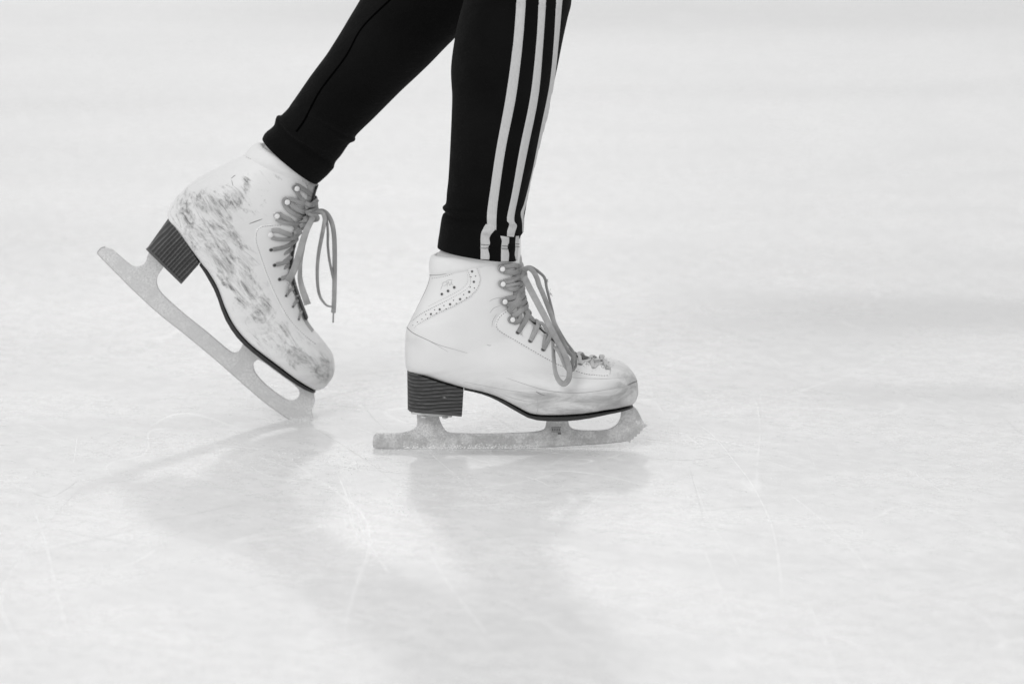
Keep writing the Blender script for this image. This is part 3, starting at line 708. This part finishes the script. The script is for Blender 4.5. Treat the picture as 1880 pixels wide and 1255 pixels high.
mb=MB()
crease(mb,sB,[(340,352),(322,372),(313,392),(325,412),(345,436)],.00018,1)
crease(mb,sB,[(457,411),(468,407),(482,402)],.0004,0); crease(mb,sB,[(424,328),(430,323),(432,322)],.0004,0); crease(mb,sB,[(425,330),(428,342)],.00025,0)
crease(mb,sB,[(350,345),(372,331),(400,317),(430,307)],.0004,2)
crease(mb,sB,[(400,440),(420,462),(440,478)],.0002,1); crease(mb,sB,[(370,400),(385,425),(400,450)],.0002,1); crease(mb,sB,[(440,455),(460,470),(478,487)],.0002,1)
crease(mb,sB,[(345,350),(365,395),(390,430),(410,468)],.00022,1); crease(mb,sB,[(392,462),(412,485),(440,512)],.0002,1)
mb.build('seam',[M['crease'],M['soft'],M['hook']],bootB)
v,f=patch(sB,[(541,412),(528,410),(505,411),(480,413),(470,420),(467,433),(468,445),(474,465),(480,485),(490,513),(505,547),(520,575),(535,597),(555,618),(577,635),(585,637),(590,628),(580,617),(566,602),(554,582),(547,560),(540,535),(534,508),(531,488),(532,470),(538,448),(545,430)],.0011,4)
mb=MB(); mb.add(v,f,0)
stitches(mb,sB,[(515,413),(500,413.5),(482,416),(473,422),(470,433),(471,446),(477,465),(483,484),(493,512),(508,546),(522,573),(537,594.5),(557,615.5),(579,633)],1,2.4,1.5,.00028,.0012)
mb.build('lace_facing',[M['panel'],M['stitch']],bootB)
mb=MB()
P,Nn=on_surf(sB,[(450,286),(470,293),(500,301),(530,310),(552,322),(564,334),(569,350)],.0004,8); tube(mb,P,.0007,.0006,Nn)
mb.build('piping',[M['hook']],bootB)
mb=MB(); stitches(mb,sB,[(452,288.5),(470,296),(500,304),(528,313),(548,324),(560,335),(566,350)],0,1.8,1.5,.00022,.0002)
crease(mb,sB,[(552,316),(560,320),(565,324)],.0004,0)
mb.build('top_stitching',[M['stitch']],bootB)
rows=[]
for (bx,by,fx,fy,W) in ((449,292,570,345,.027),(449,286,573,336,.030),(454,277,577,327,.0325),(461,269,580,320,.0325),(469,263.5,583,314,.0315),(476,263,583,309,.029),(481,266,582,308,.024),(488,276,575,314,.02)):
    a=PW(bx,by,Y1); c=PW(fx,fy,Y1); rows.append((a.x,a.z,c.x,c.z,Y1,W,2.1,2.1,.5))
v,f=rings(loft(rows,72,6),True,True); mesh_obj('collar',v,f,M['collar'],skB)
tongue([(583,330),(580,342),(577,355),(571,374),(563,394),(554,412),(547,431),(541,447),(537,462),(534,478),(533,492),(534,502),(537,515),(542,528),(546,540),(551,555),(557,573),(565,592),(575,606)],Y1,None,skB,.016)
wSB=[(367,483,366,486.5,.026),(374,491.5,371.5,494,.026),(381,501,377.5,503.5,.026),(389,514,385,516.5,.0265),(397,528,392.5,530,.0275),(404,545,399.5,547,.029),(411,566,406.5,568,.031),(419,585,414.5,587.5,.033),(429,601,424.5,604.5,.0355),
(440,616,436,620,.0375),(452,629,448.5,633,.039),(465,641,462,645,.0402),(478,651,475,655.5,.0405),(494,663.5,491.5,668,.040),(511,676,508.5,680.5,.0385),(525,686.5,522.5,691,.0355),(538,696,536,700,.032),(548,703.5,546,707,.028),(558,709.5,556,713,.0235),(567,714.5,565.5,717.5,.0185),(574,717.5,573,720.5,.012),(579,718.5,578.5,720.5,.003)]
v,f=slab([(a+.5,b_-.5,c-.3,d+.3,w+.0012) for a,b_,c,d,w in wSB],Y1); mesh_obj('sole',v,f,M['sole'],skB,False)
v,f=heel_mesh((308,402),(366,484),(271,454),(336,518),Y1,.0305,.0285,bow=3.0); hB=mesh_obj('heel',v,f,M['heelB'],skB,False)
v,f=heel_mesh((271,454),(336,518),(267.5,457.5),(332.5,521.5),Y1,.0290,.0285,3); mesh_obj('heel_cap',v,f,M['cap'],hB,False)
outB=spline([(193,453),(186,455),(179,462.5),(180,466),(198,485),(222,509),(246,533),(293,576),(341,614),(393,657),(436,694.5),(479,732),(511,755.5)],3)
outB+=[(524,764.5),(533.5,770.5),(535,773),(539,770.5),(543,773.5),(548,770.3),(553,773),(558,770),(563,772),(567,769.5),(575.5,770.5),(574.5,763)]
outB+=spline([(573,757),(573,751),(576,744),(578,736),(577.5,728),(576,718),(570,708),(560,702),(545,693)],2)
outB+=spline([(510,667),(480,642),(455,620)],1)
outB+=spline([(446,629),(443.5,636),(440,642),(434,646.5),(425,646),(408,633),(389,616.5),(365,597),(341,578),(318,558),(300,541.5),(292,531),(288,520),(289,508),(295,498),(304,485)],2)
outB+=spline([(284,455),(275,462),(270.5,470),(268,479),(262,486),(250,489.5),(238,484.5),(222,471),(206,457.5)],2)
holeB=spline([(474,659),(467,664),(465,671),(468,682),(476,693),(488,705.5),(505,719),(522,730.5),(532,734.5),(541,733.5),(548.5,727),(550,719),(546,711),(530,698),(505,680),(488,667),(474,659)],2)[:-1]
blB=blade_mesh('blade',outB,[holeB],Y1,M['bladeB'],skB)
edge([(180,466),(198,485),(222,509),(246,533),(293,576),(341,614),(393,657),(436,694.5),(479,732),(511,755.5),(524,764.5),(532,769.5)],Y1,blB,.0002)
edge([(193,453.3),(186,455.3),(179.5,462.5),(180.5,466)],Y1,blB,0)
v,f=slab([(276,457,274,459,.012),(282,462,279,464,.020),(310,488,306,493,.022),(318,496,314,500,.018),(322,500,319,503,.010)],Y1); mesh_obj('heel_plate',v,f,M['bladeB'],blB,False)
v,f=slab([(447,619,445,622,.012),(455,627,453,630,.024),(480,648,478,651.5,.026),(520,678,518,681,.024),(552,699,550,702.5,.014),(560,704,558,706.5,.006)],Y1); mesh_obj('toe_plate',v,f,M['bladeB'],blB,False)
mb=MB(); rn=random.Random(9)
for i in range(420):
    k=rn.random()
    if k<.5: x=rn.uniform(533,577); y=rn.gauss(769,2)
    elif k<.75: t=rn.random(); x=182+t*60; y=462+t*58+rn.gauss(0,2)
    else: x=rn.gauss(275,6); y=rn.gauss(470,5)
    if not inside(x,y,outB) and y<766: continue
    p=PW(x,y,Y1-.0018); r=rn.uniform(.0002,.0006)
    if p.z<r: p.z=r
    pebble(mb,p,r,rn)
mb.build('frost',[M['snow']],blB,False)['kind']='stuff'
dark_edge([(581,341),(577,352),(573,366),(562,392),(551,418),(541,446),(536,470),(535,495),(539,520),(547,545),(555,567),(562,585)],Y1,skB,.010)
hkB=[(542.4,345),(525.7,370),(507.5,395),(495,429.5)]; eyB=[(497,458),(503,486.5),(512,513),(523.5,543.5),(536,563.5),(546.5,587)]
for p in hkB: hook_obj(sB,p[0],p[1],skB,.0029)
for i,p in enumerate(eyB): eyelet_obj(sB,p[0],p[1],skB,.0019 if i<3 else .0013)
lb=Lace(sB,Y1); w=.0024
lb.run([(541,340),(546,341),(554,346),(565,354),(576,363),(583,371,-.004)],w,.0008,.0018); lb.run([(543,349),(549,361),(558,370),(570,377,-.02),(582,376,-.005)],w,.0008,.0022)
lb.run([(540,340),(536.5,344),(540,350)],.0012,.0008,.002)
lb.run([(527,365),(537,366),(551,372),(566,376),(575,377,-.016),(583,374,-.004)],w,.0008,.0026); lb.run([(526,364),(521,367),(521,374),(528,384),(540,392),(556,399),(573,402,-.014)],w,.0008,.0022)
lb.run([(531,373),(544,383),(558,388),(573,388,-.018),(583,380,-.004)],w,.0008,.0034)
lb.run([(511,391),(520,397),(532,404),(542,416),(553,425,-.014)],w,.0008,.0022); lb.run([(506,401),(514,405),(530,409),(548,409),(562,404,-.02),(573,400,-.012)],.002,.0008,.0030)
lb.run([(498,423),(508,422),(522,427),(537,431),(552,425,-.014)],.0026,.0008,.0020); lb.run([(497,435),(510,438),(528,438),(543,433),(553,426,-.014)],.0020,.0008,.0028)
lb.run([(500,457),(512,455),(526,451),(537,445),(545,437,-.010)],.0023,.0008,.0020); lb.run([(506,485),(518,482),(529,478),(534,470,-.010)],.0023,.0008,.0020)
lb.run([(515,511),(522,509),(530,503),(535,495,-.008)],.0022,.0008,.002); lb.run([(524.5,541),(530,534),(537,529),(541,522,-.008)],.0016,.0007,.002)
lb.run([(537,561),(541,555),(546,550),(546,542,-.010)],.0016,.0007,.002); lb.run([(547,585),(549,577),(553,570)],.0013,.0007,.002); lb.run([(524.5,541),(526,528),(529,516)],.0008,.0007,.003)
for y,x,dy in ((366,581,10),(377,582,8),(388,578,8),(400,571,9),(412,560,10),(424,552,9),(437,546,8),(450,541,9),(465,537,9),(480,534,8),(497,534,8),(515,538,9),(532,544,9),(548,549,8),(564,555,6)):
    c=PW(x-1.5,y,Y1); P=[];Nn=[]
    for k in range(13):
        a=-1.2+2.4*k/12; P.append(c+Vector((.0015-.018*(1-math.cos(a)),.020*math.sin(a),-.006*(1-math.cos(a))+dy*.00025*math.sin(a)))); Nn.append(Vector((math.cos(a),math.sin(a),.1)))
    tube(lb.mb,P,.0024,.0008,Nn,n=10)
lb.run([(567,392,-.020),(574,396,-.022),(581,396,-.020),(583,402,-.018),(576,404,-.018),(569,398,-.02)],.0022,.0018)
lb.run([(576,398,-.024),(570,408,-.030),(563,422,-.038),(557,440,-.044),(549,468,-.050),(541,492,-.052),(532,511,-.050),(529,516,-.048)],.0034,.0006,tw=(.3,0),wf=lambda t:.8+.3*math.sin(t*2.5))
lb.run([(558,452,-.030),(553,475,-.032),(551,495,-.034),(551,512,-.035),(555,530,-.036),(560,545,-.037),(565,559,-.037)],.0036,.0006,tw=(.9,.2),wf=lambda t:.6+.45*min(1,t*1.5))
lb.run([(575,395,-.018),(583,390,-.018),(592,391,-.018),(596,400,-.018),(595,412,-.018),(590,438,-.018),(585,465,-.019),(582.5,495,-.020),(583.5,525,-.020),(588,545,-.020),(597,558,-.019),(604,562,-.018),(610,562.5,-.017)],.0026,.0006,tw=(.2,1.15),wf=lambda t:1.0)
lb.run([(577,393,-.012),(585,388,-.012),(594,388,-.012),(603,396,-.012),(610,412,-.013),(613.5,435,-.014),(614.5,470,-.015),(614.3,510,-.015),(613.5,550,-.015),(612,574,-.015)],.0027,.0006,tw=(.2,.4))
lb.run([(612.3,572,-.015),(611.8,582,-.015),(611.5,592,-.015)],.0009,.0008)
lb.run([(594,390,-.016),(600,404,-.016),(602,425,-.015),(602,450,-.015),(604.5,475,-.015),(609,498,-.015),(612,512,-.014)],.0022,.0006,tw=(.9,.9))
lb.mb.build('shoelace',[M['lace']],skB)
# ================================================================== PERSON: legs in leggings
def legrows(pairs):
    rows=[]
    for (lx,ly,rx,ry,Y,W) in pairs:
        a=PW(lx,ly,Y); c=PW(rx,ry,Y); rows.append((a.x,a.z,c.x,c.z,Y,W,2.15,2.15,.5))
    return rows
legA=[(803,453,952,475,Y0,.0400),(804.5,440,952.5,460,Y0,.0400),(806.5,428,953,449,Y0,.0396),(808.5,414,954,438,Y0,.0392),(810.4,402,956,432,Y0,.0392),(813,394,961,424,Y0,.0397),(818,389,962,414,Y0,.0388),(812.5,381,962.5,400,Y0,.0398),(818.5,373,965,385,Y0,.0388),(820.5,352,970.5,352,Y0,.039),
(823,330,976,325,Y0,.040),(825.5,290,985,290,Y0,.041),(827.3,254,994,254,Y0,.043),(829,215,1004.5,215,Y0,.045),(830,176,1012,176,Y0,.047),(828,125,1023,125,Y0,.049),(835,70,1034,70,Y0,.050),(843,32,1042.5,32,Y0,.050),(850.6,4,1048.5,8,Y0,.050),
(855,-25,1051,-25,Y0,.051),(852,-80,1058,-80,Y0,.053),(838,-140,1058,-140,Y0,.056),(815,-220,1050,-220,Y0-.002,.062),(795,-320,1040,-320,Y0-.004,.068),(775,-430,1030,-430,Y0-.006,.074),(755,-540,1020,-540,Y0-.004,.080),(745,-620,1010,-620,Y0+.005,.085),(750,-680,1000,-680,Y0+.02,.08)]
YB=Y1
legB=[(481.8,254,583,337,YB,.0385),(485,247,592,329.5,YB,.0387),(490,241.5,601,321.5,YB,.0387),(497,236,607,315,YB,.0385),(503.5,229,613,308,YB,.0385),(506,219,614,303,YB,.0384),(509,213,617,296,YB,.0395),(516,212,627,284,YB,.0388),(528.6,199.5,641,264,YB,.039),(533,193,651.5,258,YB,.040),(538,186,653,250,YB,.0395),(545,176,665,237,YB,.0395),
(556,160,684,219,YB,.040),(569.5,140.5,708,195,YB,.041),(584,121,735,168,YB,.0425),(599,101,764,141,YB,.044),(612,81,790,116,YB,.046),(626,58.6,817,88,YB,.048),(643,30,845,60,YB+.002,.050),(661,0,872,31,YB+.004,.051),
(690,-50,905,-10,YB+.008,.052),(720,-110,935,-70,YB+.012,.055),(735,-170,950,-150,YB+.016,.060),(745,-240,960,-230,YB+.02,.066),(748,-330,975,-330,YB+.024,.072),(745,-430,990,-430,YB+.026,.078),(740,-540,1000,-540,YB+.02,.082),(745,-620,1005,-620,YB+.01,.085),(750,-680,1000,-680,YB-.01,.08)]
def fold(vs,folds,Ys):
    out=[]
    for vtx in vs:
        x,y=unproj(vtx); q=Vector(vtx); yc=Ys
        n=Vector((0,-1 if q.y<yc else 1,0))
        for (pl,wd,amp,mode) in folds:
            xs=[p[0] for p in pl]; ys=[p[1] for p in pl]
            if x<min(xs)-wd*4 or x>max(xs)+wd*4 or y<min(ys)-wd*4 or y>max(ys)+wd*4: continue
            d,t,sd=seg_dist(x,y,pl); ed=min(1,min(t,1-t)*6+.25)
            if mode=='ridge': k=math.exp(-(d/wd)**2)
            else:
                s=d*sd/wd; k=(1/(1+math.exp(-4*s))-.0) * math.exp(-max(0,s)*.35) if s>-3 else 0    # sharp overlap step
            q=q+n*amp*1.5*k*ed
        out.append(q)
    return out
rsA=loft(legrows(legA),120,9); vA,fA=rings(rsA,False,True)
vA=fold(vA,[([(806,404),(830,412),(860,418),(895,424),(912,431),(935,436),(960,427)],4.5,.0022,'step'),([(816,390),(850,394),(890,396)],5,.0012,'ridge'),([(812,381),(840,381),(870,384)],4,.0012,'ridge'),([(884,423),(898,420),(912,428)],5,.0022,'ridge'),([(925,405),(940,410),(958,408)],5,.0016,'ridge'),([(835,70),(890,90),(950,80)],14,.001,'ridge'),([(850,10),(920,-4),(1045,12)],6,.0012,'ridge')],Y0)
sLA=Surf(vA,fA,Y0)
rsB=loft(legrows(legB),120,9); vB,fB=rings(rsB,False,True)
vB=fold(vB,[([(509,214),(514,226),(524,240),(537,252),(560,265),(585,284),(603,298),(613,306)],4.5,-.0026,'step'),([(565,206),(600,222),(630,240),(652,252)],5,.0022,'ridge'),([(540,255),(575,262),(610,282)],6,.0016,'ridge'),([(535,195),(560,202),(590,206)],7,.0012,'ridge'),([(500,245),(540,268),(590,305)],5,.0008,'ridge'),([(570,150),(600,165),(640,190)],9,.0009,'ridge')],YB)
sLB=Surf(vB,fB,YB)
# pelvis closes the leggings above the frame
mb=MB(); mb.add(vA,fA); mb.add(vB,fB)
rows=[]
for (py,lx,rx,W) in ((-520,760,1005,.10),(-600,735,1010,.155),(-700,728,1008,.168),(-800,740,1000,.165),(-900,765,985,.150),(-980,780,975,.138)):
    a=PW(lx,py,.065); c=PW(rx,py,.065); rows.append((a.x,a.z,c.x,c.z,.065,W,2.3,2.3,.5))
v,f=rings(loft(rows,80,6),True,True); mb.add(v,f)
# body inside: one mesh
pb=MB()
def shrink(pairs,k,extra):
    rows=[]
    for (lx,ly,rx,ry,Y,W) in pairs:
        a=PW(lx,ly,Y); c=PW(rx,ry,Y); m_=(a+c)/2; a=m_+(a-m_)*k; c=m_+(c-m_)*k; rows.append((a.x,a.z,c.x,c.z,Y,W*k,2.15,2.15,.5))
    return rows
exA=[(806,520,945,500,Y0,.024),(803,490,948,480,Y0,.026),(801,470,950,470,Y0,.029)]
exB=[(462,320,554,375,YB,.022),(472,295,566,352,YB,.024),(482,275,576,338,YB,.027)]
v,f=rings(loft(shrink(exA,1,0)+shrink(legA,.86,0),64,5),True,True); pb.add(v,f)
v,f=rings(loft(shrink(exB,1,0)+shrink(legB,.84,0),64,5),True,True); pb.add(v,f)
v,f=rings(loft([(r[0]+.006,r[1],r[2]-.006,r[3],r[4],r[5]-.008,2.3,2.3,.5) for r in rows],64,6),True,True); pb.add(v,f)
person=mesh_obj('person',pb.v,pb.f,M['skin'],base=(0,Y0+.06,0)); person['label']='person skating to the right in black leggings, seen from the knees down'; person['category']='person'
leg=mb.build('leggings',[M['black']],person)
sol=leg.modifiers.new('thick','SOLIDIFY'); sol.thickness=.0012; sol.offset=-1
def stripe(left,right,surf,parent,n=46,off=.0007):
    L_=spline(left,10); R_=spline(right,10)
    def at(l,t):
        k=t*(len(l)-1); i=min(int(k),len(l)-2); u=k-i; return (l[i][0]+(l[i+1][0]-l[i][0])*u, l[i][1]+(l[i+1][1]-l[i][1])*u)
    vs=[];fs=[];C=7; n=n
    for i in range(n+1):
        a=at(L_,i/n); b_=at(R_,i/n)
        for c in range(C):
            u=c/(C-1); l,nn,ok=surf.hit(a[0]+(b_[0]-a[0])*u,a[1]+(b_[1]-a[1])*u)
            e=off if 0<c<C-1 else -.0001
            vs.append(l+nn*e)
    for i in range(n):
        for c in range(C-1):
            a=i*C+c; fs.append((a,a+1,a+C+1,a+C))
    return mesh_obj('stripe',vs,fs,[M['stripe']],parent)
s1=stripe([(948,-14),(948,0),(942,78),(928.7,176),(911,273),(899.4,351),(894,390),(894,411)],[(966.5,-14),(965.8,0),(960,78),(948,176),(928.7,273),(917,351),(912.5,390),(911.5,424)],sLA,leg,90)
s2=stripe([(989.6,-14),(989,0),(984.5,78),(973.6,176),(954,273),(940.4,351),(930.6,400),(934.5,411),(931,424),(930.5,434)],[(1004,-14),(1003,0),(997.8,78),(989,176),(969.7,273),(954,351),(944.5,400),(949.3,414),(946,426),(944,435)],sLA,leg,100)
s3=stripe([(1022,-14),(1021,0),(1016.5,78),(1008.7,156),(993,234),(977.5,312),(963,371),(956,391),(958.5,408),(959,426)],[(1035,-14),(1033,0),(1026,78),(1018,150),(1003,228),(985,306),(971,356),(962,390),(960.8,408),(960.5,426)],sLA,leg,100)
sl1=stripe([(892,411),(884,424),(882,436),(882,449),(882,466),(881.8,483)],[(912,420),(904,428),(899,437),(900,447),(896.5,456),(899.2,470),(897,485)],sLA,leg,40)
sl2=stripe([(918,433),(921,442),(920,452),(919.5,466),(919.5,485)],[(935,436),(935,445),(932,453),(935,466),(933.5,485)],sLA,leg,36)
sl3=stripe([(947,433),(946,445),(946,456),(945,468),(948,480)],[(953,432),(952.5,442),(951.5,453),(951.5,466),(950,478)],sLA,leg,30)
mb=MB()
for (x0,x1,ys) in ((883,898,(448.5,454.5)),(920.5,932.5,(450.5,456)),(946,952,(447,452))):
    for y in ys: crease(mb,sLA,[(x0,y),((x0+x1)/2,y+.7),(x1,y+1)],.0003,0,.001,wf=lambda t:1)
mb.build('hem_stitching',[M['crease']],leg)
mb=MB()
P,Nn=on_surf(sLB,[(722,-8),(716,0),(665,51),(634,105),(587,168),(560,219),(544,242)],.0001,10); tube(mb,P,.0011,.0003,Nn,n=6)
mb.build('seam',[M['seam']],leg)
# ------------------------------------------------------------------ camera, light, world
cd=bpy.data.cameras.new('camera'); cam=bpy.data.objects.new('camera',cd); COL.objects.link(cam); S.camera=cam
cam.location=CAM; cam.rotation_euler=(math.pi/2-PITCH,0,0); cd.sensor_width=36; cd.lens=F/1880*36; cd.clip_end=500; cd.clip_start=.1
cd.dof.use_dof=True; cd.dof.focus_distance=(PW(940,700,Y0-.02)-CAM).dot(FW); cd.dof.aperture_fstop=4.5
# arena light: even bounced light from the whole hall, one floodlight high behind the skater, plus an added soft fill behind the camera
def lamp(name,loc,target,size,power,sy=None):
    ld=bpy.data.lights.new(name,'AREA'); lo=bpy.data.objects.new(name,ld); COL.objects.link(lo); ld.shape='RECTANGLE'; ld.size=size; ld.size_y=sy or size; ld.energy=power
    lo.location=loc; lo.rotation_euler=(Vector(loc)-Vector(target)).to_track_quat('Z','Y').to_euler(); return lo
lamp('floodlight',(-.62,11.0,6.2),(0,0,0),.65,128)
lamp('added_front_fill',(-3.5,-7,5.5),(0,0,.2),4.5,232,3)  # added fill, not a lamp of the rink; brightens the near boot sides
w=bpy.data.worlds.new('World'); S.world=w; w.use_nodes=True; nt=w.node_tree; bg=nt.nodes['Background']
bg.inputs[0].default_value=(1,1,1,1); bg.inputs[1].default_value=.82
S.render.engine='CYCLES'; S.view_settings.view_transform='Standard'; S.view_settings.look='None'; S.view_settings.gamma=1; S.view_settings.use_curve_mapping=False
S.view_settings.exposure=0.0
for o in list(bpy.data.objects):
    if '_b' in o: del o['_b']
